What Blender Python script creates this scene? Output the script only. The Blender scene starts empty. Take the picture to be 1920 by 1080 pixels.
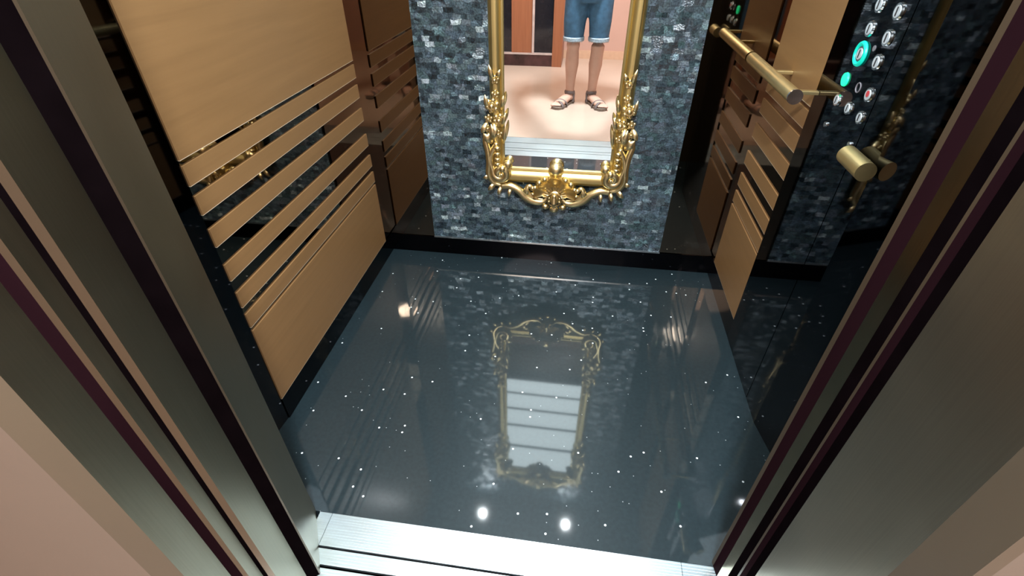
import bpy, bmesh, math, random
from mathutils import Vector, Matrix
random.seed(7)
scene = bpy.context.scene
COL = scene.collection

# ------------------------------------------------------------------ camera
cam_d = bpy.data.cameras.new('camera'); cam = bpy.data.objects.new('camera', cam_d); COL.objects.link(cam)
cam_d.sensor_width = 36.0; cam_d.lens = 915.7128 / 1920 * 36.0; cam_d.clip_start = 0.01
RT = Vector((0.99043311, 0.13799366, 0.0))
DN = Vector((0.08327341, -0.59768502, -0.7973946))
FW = Vector((-0.1100354, 0.78976602, -0.60345824))
cam.matrix_world = Matrix(((RT.x, -DN.x, -FW.x, 0), (RT.y, -DN.y, -FW.y, 0), (RT.z, -DN.z, -FW.z, 1.26), (0, 0, 0, 1)))
scene.camera = cam
# ------------------------------------------------------------------ world, exposure
w = bpy.data.worlds.new('world'); scene.world = w; w.use_nodes = True
w.node_tree.nodes['Background'].inputs[0].default_value = (0.8, 0.9, 1, 1)
w.node_tree.nodes['Background'].inputs[1].default_value = 0.02
scene.view_settings.view_transform = 'Standard'; scene.view_settings.look = 'None'
scene.view_settings.gamma = 1; scene.view_settings.use_curve_mapping = False
scene.view_settings.exposure = 0.0

XL, XR, YB, YF, ZC = -0.836, 0.621, 1.882, 0.602, 2.10      # car interior
WY = 0.26                                                   # landing wall face
HD = 2.05                                                   # door head

def lamp(name, loc, power, size, color, shape='DISK', rot=(0, 0, 0), label=None):
    l = bpy.data.lights.new(name, 'AREA'); l.energy = power; l.shape = shape; l.size = size; l.color = color
    if shape == 'RECTANGLE': l.size, l.size_y = size
    o = bpy.data.objects.new(name, l); o.location = loc; o.rotation_euler = rot; COL.objects.link(o)
    return o
lamp('landing_lamp_light', (0.06, -0.25, 2.235), 115, 0.22, (0.86, 0.94, 1.0))
lamp('landing_fill_light', (-0.35, -1.15, 2.25), 34, 0.9, (1.0, 0.80, 0.66))  # added soft warm fill, brightens the landing and fades the person's shadows
lamp('spot_light_left', (-0.45, 1.735, 2.07), 5.0, 0.022, (0.9, 0.97, 1))
lamp('spot_light_right', (0.13, 1.735, 2.07), 5.0, 0.022, (0.9, 0.97, 1))
CEIL_EMIT = 10.0

# ------------------------------------------------------------------ material helpers
def newmat(name):
    m = bpy.data.materials.new(name); m.use_nodes = True
    nt = m.node_tree; b = nt.nodes['Principled BSDF']; return m, nt, b
def N(nt, t, **kw):
    n = nt.nodes.new(t)
    for k, v in kw.items():
        if k in ('operation', 'data_type', 'blend_type', 'feature', 'distance', 'noise_dimensions', 'vector_type', 'bands_direction', 'wave_type'): setattr(n, k, v)
        else: n.inputs[k].default_value = v
    return n
def L(nt, a, b): nt.links.new(a, b)
def mapping(nt, scale=(1, 1, 1), rot=(0, 0, 0)):
    tc = N(nt, 'ShaderNodeTexCoord'); mp = N(nt, 'ShaderNodeMapping')
    mp.inputs['Scale'].default_value = scale; mp.inputs['Rotation'].default_value = rot
    L(nt, tc.outputs['Object'], mp.inputs['Vector']); return mp
def ramp(nt, stops):
    r = nt.nodes.new('ShaderNodeValToRGB'); e = r.color_ramp.elements
    while len(e) < len(stops): e.new(0.5)
    for i, (p, c) in enumerate(stops): e[i].position = p; e[i].color = (*c, 1)
    return r
def simple(name, col, rough=0.5, metal=0.0, spec=0.5, noise=0.0, nscale=(20, 20, 20), bump=0.0, emit=None, es=0, aniso=0, coat=0):
    m, nt, b = newmat(name)
    b.inputs['Base Color'].default_value = (*col, 1); b.inputs['Roughness'].default_value = rough
    b.inputs['Metallic'].default_value = metal; b.inputs['Specular IOR Level'].default_value = spec
    b.inputs['Anisotropic'].default_value = aniso; b.inputs['Coat Weight'].default_value = coat
    if emit: b.inputs['Emission Color'].default_value = (*emit, 1); b.inputs['Emission Strength'].default_value = es
    mp = mapping(nt, nscale); n = N(nt, 'ShaderNodeTexNoise', Scale=1.0, Detail=4.0); L(nt, mp.outputs[0], n.inputs['Vector'])
    if noise:
        r = ramp(nt, [(0.3, tuple(c * (1 - noise) for c in col)), (0.7, tuple(min(1, c * (1 + noise)) for c in col))])
        L(nt, n.outputs['Fac'], r.inputs[0]); L(nt, r.outputs[0], b.inputs['Base Color'])
    if bump:
        bp = N(nt, 'ShaderNodeBump', Strength=bump, Distance=0.002); L(nt, n.outputs['Fac'], bp.inputs['Height']); L(nt, bp.outputs[0], b.inputs['Normal'])
    return m

def granite():
    m, nt, b = newmat('black_granite')
    tc = N(nt, 'ShaderNodeTexCoord')
    n = N(nt, 'ShaderNodeTexNoise', Scale=90.0, Detail=5.0); L(nt, tc.outputs['Object'], n.inputs['Vector'])
    base = ramp(nt, [(0.3, (0.010, 0.018, 0.022)), (0.7, (0.014, 0.026, 0.031))]); L(nt, n.outputs['Fac'], base.inputs[0])
    fl_out = None
    for sc, th, pr in ((26, 0.078, 0.915), (60, 0.085, 0.975)):
        v = N(nt, 'ShaderNodeTexVoronoi', Scale=float(sc)); v.voronoi_dimensions = '2D'; L(nt, tc.outputs['Object'], v.inputs['Vector'])
        lt = N(nt, 'ShaderNodeMath', operation='LESS_THAN'); lt.inputs[1].default_value = th; L(nt, v.outputs['Distance'], lt.inputs[0])
        sp = N(nt, 'ShaderNodeSeparateColor'); L(nt, v.outputs['Color'], sp.inputs[0])
        gt = N(nt, 'ShaderNodeMath', operation='GREATER_THAN'); gt.inputs[1].default_value = pr; L(nt, sp.outputs[0], gt.inputs[0])
        mu = N(nt, 'ShaderNodeMath', operation='MULTIPLY'); L(nt, lt.outputs[0], mu.inputs[0]); L(nt, gt.outputs[0], mu.inputs[1])
        if sc == 60:
            m2 = N(nt, 'ShaderNodeMath', operation='MULTIPLY'); m2.inputs[1].default_value = 0.35; L(nt, mu.outputs[0], m2.inputs[0]); mu = m2
        if fl_out is None: fl_out = mu
        else:
            ad = N(nt, 'ShaderNodeMath', operation='MAXIMUM'); L(nt, fl_out.outputs[0], ad.inputs[0]); L(nt, mu.outputs[0], ad.inputs[1]); fl_out = ad
    mx = N(nt, 'ShaderNodeMix', data_type='RGBA'); L(nt, fl_out.outputs[0], mx.inputs[0]); L(nt, base.outputs[0], mx.inputs[6]); mx.inputs[7].default_value = (0.9, 0.97, 1, 1)
    L(nt, mx.outputs[2], b.inputs['Base Color']); b.inputs['Roughness'].default_value = 0.042
    b.inputs['IOR'].default_value = 1.5
    b.inputs['Coat Weight'].default_value = 0.6; b.inputs['Coat Roughness'].default_value = 0.42; b.inputs['Coat IOR'].default_value = 1.5   # thin film of polish and dust
    return m

def mosaic():
    m, nt, b = newmat('shell_mosaic')
    tc = N(nt, 'ShaderNodeTexCoord'); sx = N(nt, 'ShaderNodeSeparateXYZ'); L(nt, tc.outputs['Object'], sx.inputs[0])
    cx = N(nt, 'ShaderNodeCombineXYZ'); L(nt, sx.outputs[0], cx.inputs[0]); L(nt, sx.outputs[2], cx.inputs[1])
    # wobble
    wn = N(nt, 'ShaderNodeTexNoise', Scale=38.0, Detail=2.0); L(nt, cx.outputs[0], wn.inputs['Vector'])
    vm = N(nt, 'ShaderNodeVectorMath', operation='SCALE'); vm.inputs['Scale'].default_value = 0.020; L(nt, wn.outputs['Color'], vm.inputs[0])
    va = N(nt, 'ShaderNodeVectorMath', operation='ADD'); L(nt, cx.outputs[0], va.inputs[0]); L(nt, vm.outputs[0], va.inputs[1])
    br = nt.nodes.new('ShaderNodeTexBrick'); br.offset = 0.37; br.offset_frequency = 3; br.squash = 1.4; br.squash_frequency = 2
    br.inputs['Scale'].default_value = 1.0; br.inputs['Brick Width'].default_value = 0.027; br.inputs['Row Height'].default_value = 0.018
    br.inputs['Mortar Size'].default_value = 0.0005; br.inputs['Mortar Smooth'].default_value = 0.3
    br.inputs['Color1'].default_value = (0, 0, 0, 1); br.inputs['Color2'].default_value = (1, 1, 1, 1); br.inputs['Mortar'].default_value = (0, 0, 0, 1)
    L(nt, va.outputs[0], br.inputs['Vector'])
    wh = N(nt, 'ShaderNodeTexWhiteNoise'); wh.noise_dimensions = '1D'; 
    mq = N(nt, 'ShaderNodeMath', operation='MULTIPLY'); mq.inputs[1].default_value = 91.7; L(nt, br.outputs['Color'], mq.inputs[0]); L(nt, mq.outputs[0], wh.inputs['W'])
    cr = ramp(nt, [(0.0, (0.020, 0.034, 0.042)), (0.2, (0.055, 0.082, 0.100)), (0.5, (0.080, 0.115, 0.138)), (0.72, (0.060, 0.100, 0.105)), (0.92, (0.11, 0.14, 0.165)), (1.0, (0.42, 0.50, 0.50))])
    L(nt, wh.outputs['Value'], cr.inputs[0])
    n2 = N(nt, 'ShaderNodeTexNoise', Scale=160.0, Detail=3.0); L(nt, cx.outputs[0], n2.inputs['Vector'])
    r2 = ramp(nt, [(0.3, (0.42, 0.43, 0.45)), (0.7, (1.6, 1.65, 1.65))]); L(nt, n2.outputs['Fac'], r2.inputs[0])
    mm = N(nt, 'ShaderNodeMix', data_type='RGBA', blend_type='MULTIPLY'); mm.inputs[0].default_value = 1; L(nt, cr.outputs[0], mm.inputs[6]); L(nt, r2.outputs[0], mm.inputs[7])
    vo = N(nt, 'ShaderNodeTexVoronoi', Scale=62.0); vo.voronoi_dimensions = '2D'; L(nt, cx.outputs[0], vo.inputs['Vector'])
    vs = N(nt, 'ShaderNodeSeparateColor'); L(nt, vo.outputs['Color'], vs.inputs[0])
    vr = ramp(nt, [(0.0, (0.45, 0.45, 0.5)), (0.5, (0.95, 1.0, 0.97)), (0.93, (1.2, 1.15, 1.25)), (1.0, (2.2, 2.3, 2.2))]); L(nt, vs.outputs[0], vr.inputs[0])
    m3 = N(nt, 'ShaderNodeMix', data_type='RGBA', blend_type='MULTIPLY'); m3.inputs[0].default_value = 1; L(nt, mm.outputs[2], m3.inputs[6]); L(nt, vr.outputs[0], m3.inputs[7]); mm = m3
    mo = N(nt, 'ShaderNodeMix', data_type='RGBA'); L(nt, br.outputs['Fac'], mo.inputs[0]); L(nt, mm.outputs[2], mo.inputs[6]); mo.inputs[7].default_value = (0.025, 0.036, 0.044, 1)
    L(nt, mo.outputs[2], b.inputs['Base Color'])
    # each chip tilts its own way
    g = N(nt, 'ShaderNodeNewGeometry'); sb = N(nt, 'ShaderNodeVectorMath', operation='SUBTRACT'); sb.inputs[1].default_value = (0.5, 0.5, 0.5); L(nt, wh.outputs['Color'], sb.inputs[0])
    sc = N(nt, 'ShaderNodeVectorMath', operation='SCALE'); sc.inputs['Scale'].default_value = 0.45; L(nt, sb.outputs[0], sc.inputs[0])
    ad = N(nt, 'ShaderNodeVectorMath', operation='ADD'); L(nt, g.outputs['Normal'], ad.inputs[0]); L(nt, sc.outputs[0], ad.inputs[1])
    nn = N(nt, 'ShaderNodeVectorMath', operation='NORMALIZE'); L(nt, ad.outputs[0], nn.inputs[0])
    bp = N(nt, 'ShaderNodeBump', Strength=0.6, Distance=0.002); L(nt, n2.outputs['Fac'], bp.inputs['Height']); L(nt, nn.outputs[0], bp.inputs['Normal'])
    L(nt, bp.outputs[0], b.inputs['Normal'])
    b.inputs['Roughness'].default_value = 0.22; b.inputs['Specular IOR Level'].default_value = 0.8; b.inputs['Metallic'].default_value = 0.25
    return m

def woodmat(name, c1, c2, axis='y', rough=0.35):
    m, nt, b = newmat(name)
    sc = {'y': (60, 2.5, 60), 'z': (60, 60, 2.5)}[axis]
    mp = mapping(nt, sc); n = N(nt, 'ShaderNodeTexNoise', Scale=1.0, Detail=6.0, Roughness=0.6); L(nt, mp.outputs[0], n.inputs['Vector'])
    r = ramp(nt, [(0.3, c1), (0.7, c2)]); L(nt, n.outputs['Fac'], r.inputs[0]); L(nt, r.outputs[0], b.inputs['Base Color'])
    b.inputs['Roughness'].default_value = rough
    return m

def brushed(name, c, rough=0.33, axis='z', amt=0.12, metal=1.0):
    m, nt, b = newmat(name)
    mp = mapping(nt, {'z': (500, 500, 4), 'x': (4, 500, 500)}[axis]); n = N(nt, 'ShaderNodeTexNoise', Scale=1.0, Detail=3.0); L(nt, mp.outputs[0], n.inputs['Vector'])
    r = ramp(nt, [(0.3, tuple(k * (1 - amt) for k in c)), (0.7, tuple(k * (1 + amt) for k in c))]); L(nt, n.outputs['Fac'], r.inputs[0]); L(nt, r.outputs[0], b.inputs['Base Color'])
    n2 = N(nt, 'ShaderNodeTexNoise', Scale=6.0, Detail=3.0); tc = N(nt, 'ShaderNodeTexCoord'); L(nt, tc.outputs['Object'], n2.inputs['Vector'])
    mr = N(nt, 'ShaderNodeMapRange'); mr.inputs['To Min'].default_value = rough - 0.05; mr.inputs['To Max'].default_value = rough + 0.07
    L(nt, n2.outputs['Fac'], mr.inputs[0]); L(nt, mr.outputs[0], b.inputs['Roughness'])
    b.inputs['Metallic'].default_value = metal
    bp = N(nt, 'ShaderNodeBump', Strength=0.02, Distance=0.0005); L(nt, n.outputs['Fac'], bp.inputs['Height']); L(nt, bp.outputs[0], b.inputs['Normal'])
    return m

M = dict(
    granite=granite(), mosaic=mosaic(),
    wood=woodmat('beech_laminate', (0.212, 0.112, 0.044), (0.246, 0.131, 0.052)),
    wood_edge=simple('wood_edge', (0.62, 0.50, 0.36), 0.4, noise=0.05),
    bronze=simple('bronze_mirror', (0.235, 0.185, 0.14), 0.03, 1.0, noise=0.04, nscale=(3, 3, 3)),
    kick_glass=simple('black_skirting_glass', (0.020, 0.020, 0.024), 0.05, 1.0, noise=0.08, nscale=(4, 4, 4)),
    black_glass=simple('black_glass', (0.060, 0.060, 0.066), 0.035, 1.0, noise=0.08, nscale=(4, 4, 4)),
    steel=brushed('brushed_steel', (0.22, 0.20, 0.14), 0.36, amt=0.04),
    steel_lit=brushed('brushed_steel_lit', (0.42, 0.36, 0.27), 0.32, amt=0.04),  # same steel, paler: the right side's stronger light is in this colour
    sill=brushed('aluminium_sill', (0.80, 0.90, 0.94), 0.34, 'x', 0.07),
    dark=simple('dark_seam', (0.0022, 0.0013, 0.0016), 0.7, 0.0, 0.06, noise=0.2),
    maroon=simple('maroon_lip', (0.010, 0.0035, 0.005), 0.55, 0.0, 0.15, noise=0.2, nscale=(8, 8, 2)),
    tan=simple('tan_metal', (0.115, 0.082, 0.052), 0.38, 0.7, noise=0.08, nscale=(8, 8, 2)),
    beige_frame=simple('beige_frame', (0.085, 0.063, 0.040), 0.5, 0.0, noise=0.05, nscale=(6, 6, 3)),
    olive=brushed('olive_brass', (0.34, 0.28, 0.18), 0.2),
    gold=simple('gold_leaf', (0.80, 0.64, 0.33), 0.33, 1.0, noise=0.12, nscale=(30, 30, 30), bump=0.15),
    gold_satin=simple('gilt_frame_satin', (0.62, 0.48, 0.20), 0.42, 1.0, noise=0.06, nscale=(20, 20, 3)),
    brass=simple('brushed_brass', (0.74, 0.60, 0.30), 0.42, 1.0, noise=0.05),
    mirror=simple('mirror_glass', (0.90, 0.91, 0.90), 0.0, 1.0),
    chrome=simple('chrome', (0.80, 0.84, 0.86), 0.18, 1.0, noise=0.05),
    btn=simple('button_face', (0.60, 0.66, 0.70), 0.35, 0.3, noise=0.1),
    ink=simple('button_ink', (0.03, 0.03, 0.035), 0.5, noise=0.1),
    red=simple('red_mark', (0.55, 0.05, 0.06), 0.4, noise=0.1),
    green_lit=simple('green_lit', (0.02, 0.6, 0.3), 0.4, emit=(0.0, 0.82, 0.30), es=1.3),
    teal_lit=simple('teal_lit', (0.0, 0.4, 0.3), 0.4, emit=(0.0, 0.42, 0.32), es=0.9),
    smear=simple('printed_mark', (0.16, 0.15, 0.17), 0.5, noise=0.3),
    ceiling=simple('ceiling_metal', (0.10, 0.11, 0.12), 0.5, 0.3, noise=0.05),
    ceil_white=simple('ceiling_paint', (0.75, 0.72, 0.68), 0.8, noise=0.03),
    light=simple('diffuser', (0.9, 0.9, 0.9), 0.5, emit=(0.80, 0.95, 1.0), es=CEIL_EMIT),
    lamp=simple('lamp_disc', (0.9, 0.9, 0.9), 0.5, emit=(0.85, 0.95, 1.0), es=14),
    white=simple('white_plastic', (0.7, 0.7, 0.7), 0.5, noise=0.02),
    land_floor=simple('landing_tile', (0.52, 0.405, 0.325), 0.25, noise=0.04, nscale=(3, 3, 3)),
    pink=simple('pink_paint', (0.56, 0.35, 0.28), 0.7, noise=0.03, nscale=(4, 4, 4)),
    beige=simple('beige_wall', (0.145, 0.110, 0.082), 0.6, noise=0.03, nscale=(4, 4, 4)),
    skirting=simple('skirting', (0.62, 0.40, 0.27), 0.5, noise=0.05),
    door_wood=woodmat('door_wood', (0.24, 0.085, 0.038), (0.30, 0.11, 0.05), 'z', 0.4),
    door_glass=simple('dark_door_glass', (0.012, 0.012, 0.016), 0.08, 0.0, 0.5, noise=0.1),
    marble=simple('red_marble', (0.045, 0.018, 0.018), 0.25, noise=0.5, nscale=(12, 12, 12)),
    lip=simple('marble_lip', (0.45, 0.36, 0.33), 0.4, noise=0.15),
    skin=simple('skin', (0.54, 0.33, 0.25), 0.55, noise=0.06, nscale=(12, 12, 12)),
    denim=simple('denim', (0.055, 0.14, 0.24), 0.85, noise=0.22, nscale=(25, 25, 25), bump=0.4),
    hem=simple('frayed_hem', (0.36, 0.45, 0.52), 0.9, noise=0.25, nscale=(80, 80, 80), bump=0.6),
    shirt=simple('shirt_cotton', (0.30, 0.32, 0.35), 0.9, noise=0.06),
    hair=simple('dark_hair', (0.03, 0.02, 0.015), 0.6, noise=0.3, nscale=(60, 60, 60), bump=0.5),
    sandal=simple('sandal_leather', (0.15, 0.115, 0.11), 0.6, noise=0.15),
    sole=simple('sandal_sole', (0.19, 0.15, 0.12), 0.7, noise=0.15),
    eye=simple('eye', (0.05, 0.03, 0.02), 0.2, noise=0.1),
    phone=simple('phone_shell', (0.02, 0.02, 0.025), 0.2, noise=0.1),
)

for k in ('dark', 'maroon'): M[k].node_tree.nodes['Principled BSDF'].inputs['IOR'].default_value = 1.06

# ------------------------------------------------------------------ mesh helpers
class MB:
    def __init__(s): s.bm = bmesh.new()
    def box(s, x0, x1, y0, y1, z0, z1, bev=0.0):
        r = bmesh.ops.create_cube(s.bm, size=1)
        for v in r['verts']: v.co = Vector(((x0 + x1) / 2 + v.co.x * (x1 - x0), (y0 + y1) / 2 + v.co.y * (y1 - y0), (z0 + z1) / 2 + v.co.z * (z1 - z0)))
        if bev:
            es = list({e for v in r['verts'] for e in v.link_edges}); bmesh.ops.bevel(s.bm, geom=es, offset=bev, segments=2, affect='EDGES', profile=0.5)
        return s
    def prism(s, pts, z0, z1):
        a = [s.bm.verts.new((x, y, z0)) for x, y in pts]; b = [s.bm.verts.new((x, y, z1)) for x, y in pts]
        n = len(pts); s.bm.faces.new(a); s.bm.faces.new(b[::-1])
        for i in range(n): s.bm.faces.new((a[i], b[i], b[(i + 1) % n], a[(i + 1) % n]))
        bmesh.ops.recalc_face_normals(s.bm, faces=s.bm.faces); return s
    def tube(s, path, rad, seg=14, flat=(1, 1), up=None):
        """closed tapered tube along path (Vectors); rad = number or list; flat = section squash"""
        P = [Vector(p) for p in path]; n = len(P)
        R = rad if isinstance(rad, (list, tuple)) else [rad] * n
        ref = Vector(up) if up else Vector((0, 0, 1))
        rings = []
        for i, p in enumerate(P):
            t = (P[min(i + 1, n - 1)] - P[max(i - 1, 0)]).normalized()
            u = ref - ref.dot(t) * t
            if u.length < 1e-3: u = Vector((0, 1, 0)) - Vector((0, 1, 0)).dot(t) * t
            if u.length < 1e-3: u = Vector((1, 0, 0)) - t.x * t
            u.normalize(); v = t.cross(u)
            rings.append([s.bm.verts.new(p + (u * math.cos(a) * flat[0] + v * math.sin(a) * flat[1]) * R[i]) for a in [2 * math.pi * k / seg for k in range(seg)]])
        for i in range(n - 1):
            for k in range(seg): s.bm.faces.new((rings[i][k], rings[i][(k + 1) % seg], rings[i + 1][(k + 1) % seg], rings[i + 1][k]))
        s.bm.faces.new(rings[0][::-1]); s.bm.faces.new(rings[-1]); return s
    def ball(s, c, r, seg=14):
        rr = r if isinstance(r, (tuple, list)) else (r, r, r)
        q = bmesh.ops.create_uvsphere(s.bm, u_segments=seg, v_segments=max(6, seg // 2 + 1), radius=1)
        for v in q['verts']: v.co = Vector((c[0] + v.co.x * rr[0], c[1] + v.co.y * rr[1], c[2] + v.co.z * rr[2]))
        return s
    def disc(s, c, r, axis, th, seg=28, r2=None):
        """cylinder centred on c, along axis vector"""
        a = Vector(axis).normalized(); c = Vector(c)
        s.tube([c - a * th / 2, c + a * th / 2], [r, r if r2 is None else r2], seg); return s
    def ring(s, c, R, r, axis, seg=28, sub=8):
        a = Vector(axis).normalized(); u = a.orthogonal().normalized(); v = a.cross(u); c = Vector(c)
        rings = []
        for i in range(seg):
            t = 2 * math.pi * i / seg; d = u * math.cos(t) + v * math.sin(t)
            rings.append([s.bm.verts.new(c + d * (R + r * math.cos(q)) + a * r * math.sin(q)) for q in [2 * math.pi * k / sub for k in range(sub)]])
        for i in range(seg):
            for k in range(sub): s.bm.faces.new((rings[i][k], rings[(i + 1) % seg][k], rings[(i + 1) % seg][(k + 1) % sub], rings[i][(k + 1) % sub]))
        return s
    def build(s, name, mat, parent=None, smooth=False, kind=None, label=None):
        bmesh.ops.recalc_face_normals(s.bm, faces=s.bm.faces)
        me = bpy.data.meshes.new(name); s.bm.to_mesh(me); s.bm.free()
        if smooth:
            for p in me.polygons: p.use_smooth = True
            try: me.set_sharp_from_angle(angle=math.radians(40))
            except Exception: pass
        me.materials.append(M[mat]); o = bpy.data.objects.new(name, me); COL.objects.link(o)
        if parent: o.parent = parent; o.matrix_parent_inverse = Matrix.Translation(-parent.location)
        if kind: o['kind'] = kind
        if label: o['label'] = label
        return o

def thing(name, label, cat, loc=(0, 0, 0), group=None):
    o = bpy.data.objects.new(name, None); o.location = loc; o.empty_display_size = 0.05; COL.objects.link(o)
    o['label'] = label; o['category'] = cat
    if group: o['group'] = group
    return o
def tag(o, label, cat, group=None):
    o['label'] = label; o['category'] = cat
    if group: o['group'] = group
    return o
def S(o, label):
    o['kind'] = 'structure'; o['label'] = label; return o

# ================================================================== THE SETTING
S(MB().prism([(XL, YB), (XL, 0.879), (-0.866, YF), (XR + 0.10, YF), (XR, 1.062), (XR, YB)], -0.05, 0).build('floor', 'granite'), 'polished black granite lift floor with glinting white flakes')
S(MB().box(XL - 0.06, XL, 0.879, YB + 0.06, -0.05, ZC + 0.05).build('wall_left', 'bronze'), 'bronze tinted mirror wall on the left of the lift')
S(MB().box(XL, XR, YB, YB + 0.06, -0.05, ZC + 0.05).build('wall_back', 'bronze'), 'bronze tinted mirror wall at the back of the lift')
S(MB().box(XR, XR + 0.06, 1.062, YB + 0.06, -0.05, ZC + 0.05).build('wall_right', 'bronze'), 'bronze tinted mirror wall on the right of the lift')
S(MB().box(XL - 0.06, XR + 0.13, YF - 0.15, YB, ZC, ZC + 0.05).build('ceiling', 'ceiling'), 'dark metal ceiling of the lift car')
S(MB().box(XL, XL + 0.004, 0.879, YB, 0, 0.088).build('baseboard_left', 'kick_glass'), 'black glossy skirting under the left wooden panel')
S(MB().box(XL + 0.004, XR - 0.004, YB - 0.004, YB, 0, 0.086).build('baseboard_back', 'kick_glass'), 'black glossy skirting under the mosaic panel')
S(MB().box(XR - 0.004, XR, 1.457, YB, 0, 0.088).build('baseboard_right', 'kick_glass'), 'black glossy skirting under the right wooden panel')
# black glass front strip of the left wall
S(MB().prism([(XL, 0.879), (-0.879, 0.452), (-0.90, 0.452), (-0.90, 0.879)], -0.05, ZC).build('trim_1', 'black_glass'), 'black glass strip between left wooden panel and steel door return')
# right wall: plain black glass panel nearest to the door
S(MB().box(XR - 0.004, XR, 1.062, 1.160, 0, ZC).build('trim_2', 'black_glass'), 'black glass panel between control panel and door frame')
S(MB().prism([(XR - 0.0041, 1.0618), (XR + 0.1114, 0.440), (XR + 0.13, 0.440), (XR + 0.13, 1.0618)], -0.05, ZC).build('trim_28', 'black_glass'), 'black glass panel flaring out beside the right door frame')
# door head of car and landing
S(MB().box(XL - 0.06, XR + 0.13, WY + 0.031, YF, HD, HD + 0.45).build('trim_3', 'steel'), 'steel door head above the lift opening')

def jamb(name, pts, side, mat, label, top=HD):
    """vertical strip whose visible face runs pts[0] -> pts[1] in plan; side -1 left, +1 right"""
    far = -0.895 if side < 0 else 0.70
    if abs(pts[1][1] - WY) < 1e-6: far = max(-pts[0][0] * 0 + abs(pts[0][0]), abs(pts[1][0])) * side + side * 1e-4
    poly = list(pts) + [(far, pts[-1][1]), (far, pts[0][1])]
    return S(MB().prism(poly, 0.0, top).build(name, mat), label)
jl = [
 ('trim_4', [(-0.612, 0.602), (-0.5305, 0.4565)], 'steel', 'broad brushed steel return beside the lift floor on the left'),
 ('trim_5', [(-0.5305, 0.4565), (-0.5312, 0.4530)], 'tan', 'thin tan lip beside the broad left dark groove'),
 ('trim_6', [(-0.5312, 0.4530), (-0.5500, 0.4370)], 'dark', 'broad dark groove between the left steel strips'),
 ('trim_7', [(-0.5500, 0.4370), (-0.5500, 0.3772)], 'steel', 'second brushed steel strip of the left door frame'),
 ('trim_8', [(-0.5500, 0.3772), (-0.5600, 0.3719)], 'tan', 'narrow tan lip on the left door frame'),
 ('trim_9', [(-0.5600, 0.3719), (-0.5670, 0.3683)], 'dark', 'narrow dark line beside the tan lip on the left door frame'),
 ('trim_10', [(-0.5670, 0.3683), (-0.5670, 0.3461)], 'steel', 'third brushed steel strip of the left door frame'),
 ('trim_11', [(-0.5670, 0.3461), (-0.5740, 0.3422)], 'tan', 'thin brown lip beside the third steel strip on the left'),
 ('trim_12', [(-0.5740, 0.3422), (-0.5850, 0.3323)], 'maroon', 'dark maroon groove near the landing on the left'),
 ('trim_13', [(-0.5850, 0.3323), (-0.5850, 0.2777)], 'steel', 'outermost brushed steel strip of the left door frame'),
 ('trim_14', [(-0.5850, 0.2777), (-0.6150, WY)], 'beige_frame', 'tan outer edge of the left door frame'),
]
for n, p, mt, lb in jl: jamb(n, p, -1, mt, lb)
jr = [
 ('trim_15', [(0.4100, 0.6136), (0.4110, 0.6036)], 'tan', 'light lip of the right door frame beside the black glass'),
 ('trim_16', [(0.4110, 0.6036), (0.4150, 0.5797)], 'maroon', 'dark brown groove of the right door frame'),
 ('trim_17', [(0.4150, 0.5797), (0.4170, 0.5514)], 'olive', 'olive brass strip of the right door frame'),
 ('trim_18', [(0.4170, 0.5514), (0.4200, 0.5318)], 'dark', 'black groove between the right door frame strips'),
 ('trim_19', [(0.4200, 0.5318), (0.4200, 0.5261)], 'tan', 'thin pale lip beside the black groove on the right'),
 ('trim_20', [(0.4200, 0.5261), (0.4200, 0.5113)], 'maroon', 'maroon strip of the right door frame'),
 ('trim_21', [(0.4200, 0.5113), (0.4200, 0.4918)], 'dark', 'black edge beside the broad right steel strip'),
 ('trim_22', [(0.4200, 0.4918), (0.4140, 0.3211)], 'steel_lit', 'broad brushed steel strip of the right door frame'),
 ('trim_23', [(0.4140, 0.3211), (0.4000, WY)], 'beige_frame', 'tan outer edge of the right door frame'),
]
for n, p, mt, lb in jr: jamb(n, p, 1, mt, lb)

# landing shell
LX0, LX1, LY0, LZ = -1.75, 1.45, -2.30, 2.30
S(MB().box(LX0, LX1, LY0, WY, -0.05, 0).build('floor', 'land_floor'), 'beige tiled landing floor, seen in the mirror')
S(MB().box(LX0, LX1, LY0, WY, LZ, LZ + 0.05).build('ceiling', 'ceil_white'), 'white landing ceiling')
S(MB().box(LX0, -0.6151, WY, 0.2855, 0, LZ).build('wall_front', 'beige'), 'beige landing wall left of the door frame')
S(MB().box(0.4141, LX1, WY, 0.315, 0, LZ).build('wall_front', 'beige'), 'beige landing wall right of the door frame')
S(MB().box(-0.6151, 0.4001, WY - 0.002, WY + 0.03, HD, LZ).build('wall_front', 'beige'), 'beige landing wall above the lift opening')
S(MB().box(LX0 - 0.05, LX0, LY0, WY + 0.03, -0.05, LZ).build('wall_left', 'pink'), 'pink landing wall on the left')
S(MB().box(LX1, LX1 + 0.05, LY0, WY + 0.05, -0.05, LZ).build('wall_right', 'pink'), 'pink landing wall on the right')
S(MB().box(LX0, LX1, LY0 - 0.05, LY0, -0.05, LZ).build('wall_back', 'pink'), 'pink landing wall opposite the lift, seen in the mirror')
S(MB().box(-0.25, LX1, LY0, LY0 + 0.012, 0, 0.085).build('baseboard_back', 'skirting'), 'tan skirting along the pink landing wall')

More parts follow.
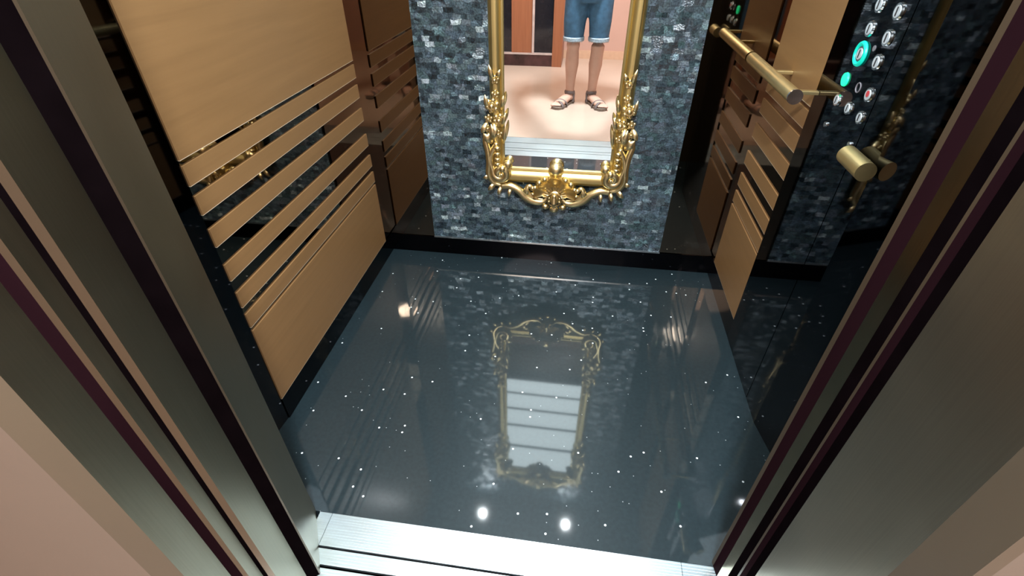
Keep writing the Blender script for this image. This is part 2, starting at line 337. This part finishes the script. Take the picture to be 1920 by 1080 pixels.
# landing door unit seen in the mirror (dark glass and orange wood on a marble threshold)
DY = -1.87
S(MB().box(LX0, -0.265, LY0, DY, 0, 0.112).build('trim_24', 'marble'), 'dark red marble threshold under the wooden landing door')
S(MB().box(LX0, -0.352, LY0, DY + 0.004, 0.112, 0.128).build('trim_25', 'lip'), 'pale worn lip on top of the marble threshold')
dr = S(MB().box(-0.783, -0.567, DY - 0.06, DY - 0.012, 0.128, 2.2).build('door_1', 'door_wood'), 'orange brown wooden landing door leaf, seen in the mirror')
MB().box(-0.567, -0.545, DY - 0.05, DY + 0.006, 0.128, 2.2).build('door_edge', 'lip', dr, label='grey metal edge of the door leaf')
MB().box(LX0, -0.783, DY - 0.07, DY - 0.03, 0.128, 2.2).build('glass', 'door_glass', dr)
MB().box(-0.545, -0.352, DY - 0.07, DY - 0.03, 0.128, 2.2).build('glass', 'door_glass', dr)
S(MB().box(-0.352, -0.250, LY0, DY + 0.012, 0, 2.2).build('trim_26', 'door_wood'), 'orange wooden door jamb beside the pink wall, seen in the mirror')
S(MB().box(LX0, -0.250, LY0, DY, 2.2, LZ).build('trim_27', 'pink'), 'pink wall above the wooden landing door')

# ================================================================== SILLS
def sill(name, label, y_segs, x0, x1, joints):
    t = thing(name, label, 'door sill', ((x0 + x1) / 2, y_segs[0][0], -0.03))
    MB().box(x0, x1, y_segs[0][0], y_segs[-1][1], -0.03, -0.010).build('base', 'dark', t)
    for y0, y1 in y_segs:
        m = MB(); xs = [x0] + joints + [x1]
        for a, b in zip(xs[:-1], xs[1:]):
            m.box(a + 0.0006, b - 0.0006, y0, y1, -0.010, -0.0008)
            k = int((y1 - y0) / 0.0065)
            if k > 3:                                   # fine anti slip ribs
                for i in range(k):
                    yy = y0 + 0.003 + i * (y1 - y0 - 0.006) / (k - 1)
                    m.box(a + 0.0006, b - 0.0006, yy - 0.0011, yy + 0.0011, -0.0009, 0.0002)
        m.build('rail', 'sill', t)
    return t
sill('door_sill', 'ribbed aluminium sill of the lift car, touching the black floor', [(0.4755, 0.5125), (0.5185, 0.6015)], -0.60, 0.42, [-0.565, 0.335])
sill('door_sill', 'ribbed aluminium sill of the landing, nearest to the camera', [(0.262, 0.366), (0.374, 0.468)], -0.60, 0.42, [])

# ================================================================== WALL PANELLING
BANDS = [(0.090, 0.367), (0.381, 0.425), (0.450, 0.497), (0.536, 0.583), (0.636, 0.683), (0.722, 0.768), (0.793, 0.838), (0.852, 2.06)]
def panelling(x, sx, y0, y1, label):
    t = thing('wall_panelling', label, 'wall panelling', (x, (y0 + y1) / 2, 0.09))
    for i, (z0, z1) in enumerate(BANDS):
        nm = 'panel' if i in (0, 7) else 'strip'
        a, b = sorted((x, x + sx * 0.0045))
        MB().box(a, b, y0, y1, z0, z1).build(nm, 'wood', t)
        a, b = sorted((x, x + sx * 0.0043))
        MB().box(a, b, y0, y1, z0 - 0.0016, z0).build('edging', 'wood_edge', t, label='pale edge under a wooden band')
    return t
panelling(XL, 1, 0.879, 1.806, 'light beech panel and horizontal strips on the left wall of the lift')
panelling(XR, -1, 1.457, 1.836, 'light beech panel and strips on the right wall, behind the brass handrail')

# mosaic
t = thing('mosaic_panel', 'grey blue shell mosaic panel behind the gilt mirror on the back wall', 'mosaic panel', (-0.115, YB, 0.09))
MB().box(-0.620, 0.390, YB - 0.012, YB - 0.001, 0.097, 2.06).build('tile_field', 'mosaic', t)
MB().box(-0.621, 0.391, YB - 0.0135, YB - 0.001, 0.089, 0.097).build('edge_strip', 'chrome', t, label='pale metal strip along the bottom edge')

# ================================================================== CEILING LIGHTS
t = thing('ceiling_light', 'large luminous ceiling panel with dark crossbars, reflected in the floor', 'ceiling light', (-0.107, 1.1, ZC))
MB().box(-0.48, 0.27, 0.66, 1.60, ZC - 0.012, ZC).build('housing', 'ceiling', t)
ys = [0.68, 0.845, 1.015, 1.185, 1.38, 1.585]
for a, b in zip(ys[:-1], ys[1:]): MB().box(-0.465, 0.255, a + 0.013, b - 0.013, ZC - 0.016, ZC - 0.012).build('diffuser', 'light', t)
for x, side in ((-0.45, 'left'), (0.13, 'right')):
    t = thing('spotlight', 'small round ceiling spotlight above the mirror, the %s one of the pair' % side, 'spotlight', (x, 1.735, ZC), 'ceiling spotlights')
    MB().ring((x, 1.735, ZC - 0.004), 0.036, 0.005, (0, 0, 1)).build('rim', 'chrome', t, True)
    MB().disc((x, 1.735, ZC - 0.002), 0.021, (0, 0, 1), 0.004).build('lens', 'lamp', t)
t = thing('landing_downlight', 'small round white downlight on the landing ceiling before the lift', 'downlight', (0.06, -0.25, LZ))
MB().disc((0.06, -0.25, LZ - 0.025), 0.055, (0, 0, 1), 0.05).ring((0.06, -0.25, LZ - 0.05), 0.05, 0.006, (0, 0, 1)).build('housing', 'white', t, True)
t = thing('landing_fill_lamp', 'added broad round warm fill lamp, unseen on the landing ceiling behind the person', 'ceiling lamp', (-0.15, -1.25, LZ))  # unseen housing added to go with the landing fill
MB().disc((-0.15, -1.25, LZ - 0.015), 0.27, (0, 0, 1), 0.03).build('base', 'white', t, True)

# ================================================================== HANDRAIL
RX, RZ = 0.556, 0.884
t = thing('handrail', 'brass tube handrail on the right wooden panel, ending at the back wall', 'handrail', (XR, 1.65, RZ))
m = MB(); m.tube([(RX, 1.425, RZ), (RX, 1.875, RZ)], 0.0185, 28, up=(0, 0, 1)); m.build('rail', 'brass', t, True)
MB().disc((RX, 1.4235, RZ), 0.0195, (0, 1, 0), 0.005, 28).build('end_cap', 'chrome', t, True, label='pale end cap of the rail')
for y in (1.44, 1.655):
    MB().box(RX, XR - 0.0047, y - 0.009, y + 0.009, RZ + 0.004, RZ + 0.013, 0.001).build('bracket', 'brass', t)
t = thing('grab_handle', 'short thick brass cylinder on the black glass below the call buttons', 'handle', (XR, 1.095, 0.84))
MB().tube([(0.596, 1.046, 0.8395), (0.596, 1.144, 0.8395)], 0.0205, 28, up=(0, 0, 1)).build('grip', 'brass', t, True)
MB().tube([(0.596, 1.095, 0.8395), (XR - 0.0042, 1.095, 0.8395)], 0.010, 16).build('bracket', 'brass', t, True)

# ================================================================== CONTROL PANEL
t = thing('control_panel', 'black glass lift control panel with two columns of round buttons', 'control panel', (XR, 1.31, 0))
MB().box(XR - 0.0045, XR - 0.0005, 1.1625, 1.4555, 0.001, 2.06).build('plate', 'black_glass', t)
FX = XR - 0.0045
def button(y, z, r, kind='plain'):
    c = (FX - 0.002, y, z)
    b = MB().disc(c, r, (-1, 0, 0), 0.004, 28, r * 0.94).build('button', {'green': 'green_lit'}.get(kind, 'chrome'), t, True,
        label={'green': 'button glowing bright green', 'ringed': 'button with a glowing teal ring', 'red': 'button with a red mark', 'small': 'tiny round chrome screw'}.get(kind))
    if kind in ('plain', 'ringed', 'red'):
        MB().disc((FX - 0.0044, y, z), r * 0.70, (-1, 0, 0), 0.001).build('button_face', 'btn', b, True)
        if kind == 'red': MB().disc((FX - 0.0052, y, z + 0.002), r * 0.42, (-1, 0, 0), 0.0006, 12).build('mark', 'red', b)
        else: MB().box(FX - 0.0056, FX - 0.005, y - r * 0.13, y + r * 0.13, z - r * 0.5, z + r * 0.5).build('mark', 'ink', b)
    if kind == 'ringed': MB().ring((FX - 0.002, y, z), r * 1.32, r * 0.30, (-1, 0, 0)).build('lit_ring', 'teal_lit', b, True)
BR = 0.0165
for y, z, k in [(1.297, 1.113, 'plain'), (1.214, 1.111, 'plain'), (1.299, 1.066, 'plain'), (1.214, 1.063, 'plain'), (1.297, 1.016, 'ringed'), (1.215, 1.016, 'plain'),
                (1.322, 0.955, 'green'), (1.193, 0.955, 'red'), (1.321, 0.908, 'plain'), (1.255, 0.908, 'plain'), (1.190, 0.907, 'plain'),
                (1.297, 1.16, 'plain'), (1.214, 1.16, 'plain'), (1.297, 1.207, 'plain'), (1.214, 1.207, 'plain')]:
    button(y, z, BR if z > 0.99 else (0.0155 if k != 'plain' else 0.0145), k)
for y, z in ((1.332, 0.845), (1.187, 0.847)): button(y, z, 0.0065, 'small')
MB().disc((FX - 0.0006, 1.251, 1.036), 0.006, (-1, 0, 0), 0.0012).build('emblem', 'smear', t, label='small pale round mark between the buttons')
MB().ring((FX - 0.0008, 1.250, 0.955), 0.010, 0.0015, (-1, 0, 0), 20, 6).build('emblem', 'smear', t, label='small grey printed ring beside the green button')

# ================================================================== GILT MIRROR
MX, MZ, MY = -0.079, 1.05, YB - 0.0165
mir = thing('gilded_mirror', 'tall mirror in a carved gilt frame with shell crest, hung on the mosaic', 'mirror', (MX, MY, 0.3))
ix0, ix1, iz0, iz1 = -0.286, 0.128, 0.462, 1.64
MB().box(ix0 - 0.01, ix1 + 0.01, MY - 0.012, MY - 0.008, iz0 - 0.01, iz1 + 0.01).build('mirror_glass', 'mirror', mir)
MB().box(ix0 - 0.04, ix1 + 0.04, MY - 0.006, MY, iz0 - 0.03, iz1 + 0.03).build('backing', 'dark', mir)
PROF = [(0.0, 0.010), (0.003, 0.020), (0.009, 0.022), (0.013, 0.018), (0.020, 0.026), (0.030, 0.032), (0.040, 0.031), (0.046, 0.022), (0.050, 0.020), (0.055, 0.012), (0.058, 0.0)]
def bar(p0, p1, out, name, w=1.0):
    """moulded bar from p0 to p1 (x,z) on the inner edge; out = outward direction (x,z)"""
    m = MB(); rows = []
    d = Vector((p1[0] - p0[0], p1[1] - p0[1])).normalized()
    for o_, h in PROF:
        e = o_ * w
        a = m.bm.verts.new((p0[0] + out[0] * e - d.x * e * 0.85, MY - h, p0[1] + out[1] * e - d.y * e * 0.85))
        b = m.bm.verts.new((p1[0] + out[0] * e + d.x * e * 0.85, MY - h, p1[1] + out[1] * e + d.y * e * 0.85)); rows.append((a, b))
    for i in range(len(rows) - 1): m.bm.faces.new((rows[i][0], rows[i][1], rows[i + 1][1], rows[i + 1][0]))
    m.bm.faces.new((rows[0][0], rows[-1][0], rows[-1][1], rows[0][1]))
    m.bm.faces.new([r[0] for r in rows]); m.bm.faces.new([r[1] for r in rows][::-1])
    return m.build(name, 'gold_satin', mir, True)
bar((ix0, iz0), (ix0, iz1), (-1, 0), 'frame_bar'); bar((ix1, iz0), (ix1, iz1), (1, 0), 'frame_bar')
bar((ix0, iz0), (ix1, iz0), (0, -1), 'frame_bar', 1.25); bar((ix0, iz1), (ix1, iz1), (0, 1), 'frame_bar', 1.25)
FY = MY - 0.030
def P3(x, z, y=0.0): return (x, FY - y, z)
def smoothpath(pts, n=6):
    out = []
    V = [Vector(p) for p in pts]
    for i in range(len(V) - 1):
        a = V[max(i - 1, 0)]; b = V[i]; c = V[i + 1]; d = V[min(i + 2, len(V) - 1)]
        for k in range(n):
            u = k / n; out.append(0.5 * ((2 * b) + (c - a) * u + (2 * a - 5 * b + 4 * c - d) * u * u + (3 * b - a - 3 * c + d) * u ** 3))
    out.append(V[-1]); return out
def fl(x, s): return MX + s * (x - MX)         # mirror left/right about the axis
def orn(name, build, lbl=None):
    """each ornament built four times: left/right and bottom/top"""
    for s in (1, -1):
        for t_ in (1, -1):
            m = MB(); build(m)
            for v in m.bm.verts:
                v.co.x = MX + s * (v.co.x - MX); v.co.z = MZ + t_ * (v.co.z - MZ)
            m.build(name, 'gold', mir, True, label=lbl)
def scroll(pts, r0, r1, rm=None):
    r0 *= 1.3; r1 *= 1.25; rm = rm * 1.3 if rm else None
    def f(m):
        p = smoothpath([P3(*q) for q in pts]); n = len(p)
        rr = []
        for i in range(n):
            u = i / (n - 1); base = r0 + (r1 - r0) * u
            rr.append(base + ((rm or base) - base) * math.sin(math.pi * u) * (1 if rm else 0))
        m.tube(p, rr, 12, up=(0, 1, 0))
        m.ball(p[0], r0); m.ball(p[-1], r1 * 1.25)
    return f
def spiral(cx, cz, r, turns, a0, rt, dirn=1, tail=()):
    pts = []
    n = int(turns * 10)
    for i in range(n + 1):
        u = i / n; a = a0 + dirn * 2 * math.pi * turns * u; q = r * (1 - 0.78 * u)
        pts.append((cx + q * math.cos(a), cz + q * math.sin(a), 0.012 * u))
    return list(tail) + pts
def leaf(x, z, ang, ln, wd, lift=0.012):
    wd *= 1.15; ln *= 0.92
    def f(m):
        d = Vector((math.cos(ang), 0, math.sin(ang))); p = Vector(P3(x, z)); pts = []; rr = []
        for i in range(7):
            u = i / 6; pts.append(p + d * ln * u + Vector((0, -lift * math.sin(u * 2.2), 0))); rr.append(max(0.0012, wd * math.sin(math.pi * (0.12 + 0.86 * u)) ** 0.8))
        m.tube(pts, rr, 10, flat=(0.42, 1), up=(0, 1, 0))
    return f
def rosette(x, z, r, n=6):
    r *= 1.15
    def f(m):
        m.ball(P3(x, z, r * 0.55), r * 0.34)
        for k in range(n):
            a = 2 * math.pi * k / n + 0.3
            m.ball(P3(x + 0.62 * r * math.cos(a), z + 0.62 * r * math.sin(a), r * 0.12), (r * 0.36, r * 0.34, r * 0.36), 10)
        m.ring(P3(x, z, r * 0.5), r * 0.42, r * 0.10, (0, 1, 0), 16, 6)
    return f
# lower left corner (repeated right and top)
orn('scroll', scroll(spiral(-0.300, 0.442, 0.034, 1.35, math.pi * 0.95, 0, 1, tail=[(-0.318, 0.555), (-0.337, 0.520), (-0.343, 0.485)]), 0.009, 0.006, 0.014))
orn('scroll', scroll([(-0.347, 0.590), (-0.360, 0.570), (-0.352, 0.535), (-0.347, 0.480), (-0.350, 0.430), (-0.330, 0.395), (-0.300, 0.385)], 0.010, 0.005, 0.011))
orn('scroll', scroll([(-0.292, 0.382), (-0.262, 0.384), (-0.225, 0.366), (-0.196, 0.338), (-0.160, 0.322), (-0.128, 0.322), (-0.108, 0.342)], 0.010, 0.006, 0.014))
orn('scroll', scroll([(-0.120, 0.330), (-0.150, 0.335), (-0.180, 0.350), (-0.196, 0.372), (-0.184, 0.388), (-0.170, 0.378)], 0.005, 0.007, 0.008))
orn('leaf', leaf(-0.200, 0.340, math.radians(78), 0.055, 0.009)); orn('leaf', leaf(-0.214, 0.352, math.radians(50), 0.045, 0.008))
orn('leaf', leaf(-0.325, 0.392, math.radians(-135), 0.045, 0.009)); orn('leaf', leaf(-0.300, 0.380, math.radians(-110), 0.040, 0.008))
orn('leaf', leaf(-0.262, 0.376, math.radians(-100), 0.040, 0.007)); orn('leaf', leaf(-0.345, 0.425, math.radians(-160), 0.032, 0.008))
orn('leaf', leaf(-0.335, 0.560, math.radians(128), 0.055, 0.013)); orn('leaf', leaf(-0.290, 0.560, math.radians(80), 0.085, 0.007, 0.02))
orn('leaf', leaf(-0.296, 0.625, math.radians(72), 0.065, 0.008, 0.02)); orn('leaf', leaf(-0.322, 0.570, math.radians(100), 0.075, 0.011, 0.018))
def beads_side(m):
    for z in (0.545, 0.522, 0.500, 0.480): m.ball(P3(-0.312, z, 0.014), (0.013, 0.010, 0.009), 12)
    m.ball(P3(-0.292, 0.462, 0.014), 0.015)
orn('bead_row', beads_side)
orn('rosette', rosette(-0.330, 0.705, 0.026)); orn('rosette', rosette(-0.304, 0.652, 0.023)); orn('rosette', rosette(-0.345, 0.655, 0.016, 5))
orn('rosette', rosette(-0.318, 0.745, 0.015, 5)); orn('rosette', rosette(-0.308, 0.598, 0.015, 5)); orn('rosette', rosette(-0.348, 0.618, 0.014, 5)); orn('rosette', rosette(-0.318, 0.795, 0.016, 5))
orn('leaf', leaf(-0.322, 0.790, math.radians(105), 0.065, 0.008, 0.016)); orn('leaf', leaf(-0.350, 0.640, math.radians(-120), 0.05, 0.010))
orn('leaf', leaf(-0.312, 0.800, math.radians(65), 0.040, 0.008, 0.016)); orn('leaf', leaf(-0.345, 0.690, math.radians(100), 0.06, 0.008, 0.016))
orn('leaf', leaf(-0.295, 0.690, math.radians(80), 0.06, 0.008, 0.016)); orn('leaf', leaf(-0.326, 0.640, math.radians(-85), 0.06, 0.012, 0.016))
orn('corner_knob', lambda m: m.ball(P3(-0.272, 0.478, 0.004), (0.020, 0.016, 0.018)))
# shell crest in the middle of the bottom and of the top bar
for t_ in (1, -1):
    def flipz(m):
        if t_ < 0:
            for v in m.bm.verts: v.co.z = MZ + t_ * (v.co.z - MZ)
        return m
    cx, cz, R = MX, 0.356, 0.086
    m = MB(); seg = 91; rings = []; NL = 5; a0, a1 = -4, 184
    for j in range(9):
        q = j / 8; row = []
        for i in range(seg):
            u = i / (seg - 1); a = math.radians(a0 + (a1 - a0) * u); lobe = abs(math.sin(u * math.pi * NL)) ** 0.6
            rr = R * (0.22 + 0.78 * q) * (1 - 0.10 * q * (1 - lobe)); h = 0.006 + 0.012 * q + 0.016 * q ** 3 - 0.006 * lobe * math.sin(q * math.pi)
            row.append(m.bm.verts.new((cx + rr * math.cos(a), FY - h, cz + rr * math.sin(a))))
        rings.append(row)
    for dy, k in ((-0.006, 1.03), (-0.0, 1.05)): rings.append([m.bm.verts.new((cx + (v.co.x - cx) * k, v.co.y - dy, cz + (v.co.z - cz) * k)) for v in rings[8]])
    rings.append([m.bm.verts.new((v.co.x, MY - 0.002, v.co.z)) for v in rings[-1]])
    for j in range(len(rings) - 1):
        for i in range(seg - 1): m.bm.faces.new((rings[j][i], rings[j][i + 1], rings[j + 1][i + 1], rings[j + 1][i]))
    flipz(m).build('shell_crest', 'gold', mir, True)
    m = MB()
    for a, rb in ((8, .008), (27, .009), (45, .011), (62, .010), (118, .010), (135, .011), (153, .009), (172, .008)):
        a = math.radians(a); m.ball(P3(cx + R * 1.03 * math.cos(a), cz + R * 1.03 * math.sin(a), 0.030), (rb, rb, rb * 0.8), 12)
    for i in range(13):
        a = math.radians(0 + 180 * i / 12); p = Vector(P3(cx + 0.039 * math.cos(a), cz - 0.004 + 0.039 * math.sin(a), 0.016))
        d = Vector((math.cos(a), 0, math.sin(a))); m.tube([p - d * 0.006, p + d * 0.008], [0.0036, 0.0030], 8)
    flipz(m).build('beading', 'gold', mir, True)
    m = MB(); m.ball(P3(cx, 0.466, 0.006), (0.030, 0.024, 0.027), 22)
    flipz(m).build('finial', 'gold', mir, True)
    m = MB(); c2 = cz - 0.014
    m.tube([P3(cx, c2 - 0.025, 0.016), P3(cx, c2 - 0.004, 0.034), P3(cx, c2 + 0.018, 0.028)], [0.010, 0.013, 0.010], 14, up=(0, 1, 0))
    m.ball(P3(cx, c2 + 0.019, 0.028), 0.0115); m.ball(P3(cx, c2 - 0.028, 0.018), (0.008, 0.008, 0.012))
    for s in (-1, 1):
        for k, (dx, dz) in enumerate(((0.021, 0.006), (0.021, -0.010))): m.ball(P3(cx + s * dx, c2 + dz, 0.020), (0.0055, 0.006, 0.007), 8)
        m.ring(P3(cx, c2, 0.022), 0.028, 0.004, (0, 1, 0), 24, 8)
    m.ball((cx, MY - 0.020, c2 + 0.004), (0.040, 0.022, 0.034), 24)
    for k, w_ in ((-1, 0.016), (0, 0.020), (1, 0.016)): m.ball(P3(cx + k * 0.036, c2 - 0.040 - (0.010 if k == 0 else 0), 0.004), (w_, 0.012, w_ * 0.8), 14)
    flipz(m).build('boss', 'gold', mir, True)

# ================================================================== PERSON (legs seen in the mirror)
person = thing('person', 'person in blue denim shorts and dark sandals standing on the landing, seen in the mirror', 'person', (0, -0.6, 0))
def limb(m, pts, rad, seg=18, flat=(1, 1), up=None):
    pts = [Vector(p) for p in pts]; m.tube(pts, rad, seg, flat, up)
    m.ball(pts[0], rad[0] * 0.98, 16); m.ball(pts[-1], rad[-1] * 0.98, 16)
def remesh(o, vox, sm=6):
    r = o.modifiers.new('merge', 'REMESH'); r.mode = 'VOXEL'; r.voxel_size = vox; r.use_smooth_shade = True
    s = o.modifiers.new('smooth', 'SMOOTH'); s.factor = 0.5; s.iterations = sm
    return o
AL, AR = Vector((-0.110, -0.625, 0.075)), Vector((0.072, -0.635, 0.075))
KL, KR = Vector((-0.106, -0.590, 0.455)), Vector((0.090, -0.595, 0.455))
HL, HR = Vector((-0.095, -0.60, 0.86)), Vector((0.085, -0.60, 0.86))
m = MB()
for A, K, H, tx in ((AL, KL, HL, -1), (AR, KR, HR, 1)):
    back = Vector((0, -0.012, 0))
    limb(m, [A, A.lerp(K, 0.30), A.lerp(K, 0.62) + back, A.lerp(K, 0.85), K, K.lerp(H, 0.3), K.lerp(H, 0.7), H],
         [0.034, 0.040, 0.055, 0.051, 0.054, 0.066, 0.080, 0.088])
    toe = Vector((A.x + tx * 0.120, A.y + 0.235, 0.030)); f = (toe - A); f.z = 0; f.normalize(); sd = Vector((f.y, -f.x, 0))
    limb(m, [A + Vector((0, 0, -0.005)) - f * 0.02, A - f * 0.035 + Vector((0, 0, -0.032))], [0.034, 0.030])
    m.tube([A - f * 0.03 + Vector((0, 0, -0.035)), A + f * 0.05 + Vector((0, 0, -0.022)), A + f * 0.12 + Vector((0, 0, -0.036)), A + f * 0.185 + Vector((0, 0, -0.046))],
           [0.034, 0.039, 0.042, 0.040], 16, flat=(0.74, 1.12))
    for k in range(5):
        off = (-0.030 + 0.0155 * k) * tx; ln = [0.062, 0.056, 0.049, 0.042, 0.034][k]; rr = [0.0125, 0.0095, 0.009, 0.0085, 0.008][k]
        p = A + f * 0.175 - sd * off * 1.0; p.z = 0.032
        limb(m, [p, p + f * ln * 0.6 + Vector((0, 0, 0.001)), p + f * ln + Vector((0, 0, -0.004))], [rr, rr, rr * 0.9], 10)
# torso, neck, head
limb(m, [(-0.005, -0.60, 0.93), (-0.005, -0.60, 1.00), (-0.003, -0.595, 1.12), (0, -0.585, 1.26), (0, -0.575, 1.345)], [0.135, 0.125, 0.130, 0.150, 0.105], 24, flat=(0.74, 1.12), up=(0, 1, 0))
limb(m, [(0, -0.575, 1.34), (0, -0.555, 1.44)], [0.058, 0.052])
limb(m, [(-0.17, -0.58, 1.335), (0.17, -0.58, 1.335)], [0.052, 0.052])
m.ball((0, -0.535, 1.545), (0.075, 0.095, 0.108), 24); m.ball((0, -0.492, 1.485), (0.052, 0.052, 0.05), 18)
m.ball((0, -0.438, 1.515), (0.013, 0.020, 0.022), 12); m.ball((0, -0.440, 1.478), (0.024, 0.010, 0.008), 12)
for s in (-1, 1): m.ball((s * 0.077, -0.54, 1.53), (0.011, 0.020, 0.030), 12)
# arms reach to the phone
pc = Vector((0, 0, 1.26)) - FW * 0.035
for s in (-1, 1):
    wr = pc + RT * s * 0.125 - FW * 0.065 + Vector((0, 0, -0.045)); el = Vector((s * 0.27, -0.42, 1.06)); sh = Vector((s * 0.185, -0.58, 1.32))
    limb(m, [sh, sh.lerp(el, 0.5), el, el.lerp(wr, 0.3), wr], [0.050, 0.045, 0.038, 0.040, 0.026])
    palm = pc + RT * s * 0.102 - FW * 0.030 + Vector((0, 0, -0.020)); limb(m, [wr, palm], [0.027, 0.030], 14, flat=(1, 0.75))
    upv = -DN
    for k in range(4):
        base = palm + upv * (0.020 - 0.016 * k) + RT * s * 0.008; ln = [0.85, 1.0, 0.95, 0.75][k]
        limb(m, [base, base - RT * s * 0.030 * ln - FW * 0.000, base - RT * s * 0.052 * ln + FW * 0.004], [0.0088, 0.0082, 0.0072], 10)
    tb = palm - FW * 0.015 - upv * 0.01
    limb(m, [tb, tb - RT * s * 0.022 + upv * 0.020 - FW * 0.008, tb - RT * s * 0.040 + upv * 0.035 - FW * 0.004], [0.0115, 0.010, 0.0085], 10)
body = remesh(m.build('body', 'skin', person, True), 0.0055, 4)
# shorts
m = MB()
for K, H, hx in ((KL, HL, -0.106), (KR, HR, 0.090)):
    m.tube([(hx, -0.592, 0.500), (hx * 1.0, -0.594, 0.62), (H.x * 0.95, -0.60, 0.76), (H.x * 0.85, -0.60, 0.88)], [0.076, 0.086, 0.098, 0.104], 28, up=(0, 1, 0))
m.tube([(-0.006, -0.60, 0.76), (-0.006, -0.60, 0.86), (-0.006, -0.60, 0.97)], [0.150, 0.168, 0.150], 28, flat=(0.78, 1.08), up=(0, 1, 0))
sh_ = remesh(m.build('denim_shorts', 'denim', person, True), 0.008, 2)
for hx in (-0.106, 0.090):
    m = MB(); 
    for k in range(3): m.ring((hx, -0.592, 0.497 + 0.008 * k), 0.0765, 0.0075, (0, 0, 1), 40, 8)
    for k in range(60):
        a = 2 * math.pi * k / 60; p = Vector((hx + 0.078 * math.cos(a), -0.592 + 0.078 * math.sin(a), 0.495)); m.tube([p, p + Vector((random.uniform(-.004, .004), random.uniform(-.004, .004), -random.uniform(.006, .016)))], [0.0016, 0.0007], 5)
    m.build('frayed_hem', 'hem', sh_, True, label='whitish frayed hem')
m = MB()
m.tube([(-0.005, -0.60, 0.90), (-0.004, -0.60, 1.05), (0, -0.59, 1.25), (0, -0.58, 1.37)], [0.152, 0.145, 0.165, 0.100], 28, flat=(0.80, 1.14), up=(0, 1, 0))
for s in (-1, 1):
    a = Vector((s * 0.15, -0.58, 1.345)); b = Vector((s * 0.235, -0.50, 1.185)); m.tube([a, a.lerp(b, 0.5), b], [0.066, 0.062, 0.060], 20); m.ball(a, 0.062)
remesh(m.build('t_shirt', 'shirt', person, True), 0.008, 4)
m = MB(); m.ball((0, -0.548, 1.568), (0.083, 0.098, 0.098), 24); m.ball((0, -0.60, 1.53), (0.075, 0.06, 0.075), 18)
m.build('hair', 'hair', person, True)
for s in (-1, 1): MB().ball((s * 0.030, -0.452, 1.533), (0.011, 0.008, 0.007), 12).build('eye', 'eye', person, True)
# sandals
for A, tx in ((AL, -1), (AR, 1)):
    toe = Vector((A.x + tx * 0.120, A.y + 0.235, 0)); f = (toe - A); f.z = 0; f.normalize(); sd = Vector((f.y, -f.x, 0)) * tx
    out = [(-0.062, 0.0), (-0.055, 0.022), (-0.03, 0.033), (0.05, 0.035), (0.13, 0.047), (0.19, 0.047), (0.225, 0.036), (0.245, 0.012), (0.247, -0.012), (0.235, -0.035), (0.20, -0.047), (0.13, -0.045), (0.05, -0.034), (-0.03, -0.033), (-0.055, -0.022)]
    m = MB(); m.prism([(A.x + f.x * u + sd.x * v * 1.12, A.y + f.y * u + sd.y * v * 1.12) for u, v in out], 0.0, 0.020)
    so = m.build('sandal', 'sole', person, label='dark strapped sandal')
    m = MB()
    def arc(u, w_, h, r, slant=0.0):
        pts = []
        for i in range(15):
            a = math.pi * i / 14; q = A + f * (u + slant * math.cos(a)) + sd * w_ * math.cos(a); q.z = 0.010 + h * math.sin(a); pts.append(q)
        m.tube(pts, r, 8, flat=(0.35, 1), up=(0, 0, 1))
    arc(0.148, 0.055, 0.052, 0.014, 0.02); arc(0.175, 0.055, 0.045, 0.012, -0.02)
    m.build('strap', 'sandal', so, True)
    m = MB(); c = A + Vector((0, 0, 0.012))
    pts = [c + f * 0.044 * math.cos(a) + sd * 0.039 * math.sin(a) + Vector((0, 0, 0.004 * math.cos(a))) for a in [2 * math.pi * i / 24 for i in range(25)]]
    m.tube(pts, 0.0125, 8, flat=(1, 0.35), up=(0, 0, 1))
    for s in (-1, 1):
        q = A + sd * 0.037 * s; m.tube([Vector((q.x, q.y, 0.085)) - f * 0.01, Vector((q.x, q.y, 0.012)) + f * 0.005 + sd * 0.002 * s], [0.010, 0.012], 8)
    q = A - f * 0.042; m.tube([Vector((q.x, q.y, 0.088)), Vector((q.x, q.y, 0.014)) - f * 0.008], [0.016, 0.020], 10, flat=(1, 0.4), up=(1, 0, 0))
    m.build('strap', 'sandal', so, True)
# phone held just behind the viewpoint
ph = thing('phone', 'dark phone held up in both hands by the person on the landing', 'phone', tuple(pc))
def oriented(m):
    for v in m.bm.verts: v.co = pc + RT * v.co.x - DN * v.co.y - FW * v.co.z
    return m
oriented(MB().box(-0.078, 0.078, -0.037, 0.037, -0.004, 0.004, 0.003)).build('case', 'phone', ph)
oriented(MB().box(-0.074, 0.074, -0.033, 0.033, 0.004, 0.0045)).build('screen', 'door_glass', ph)
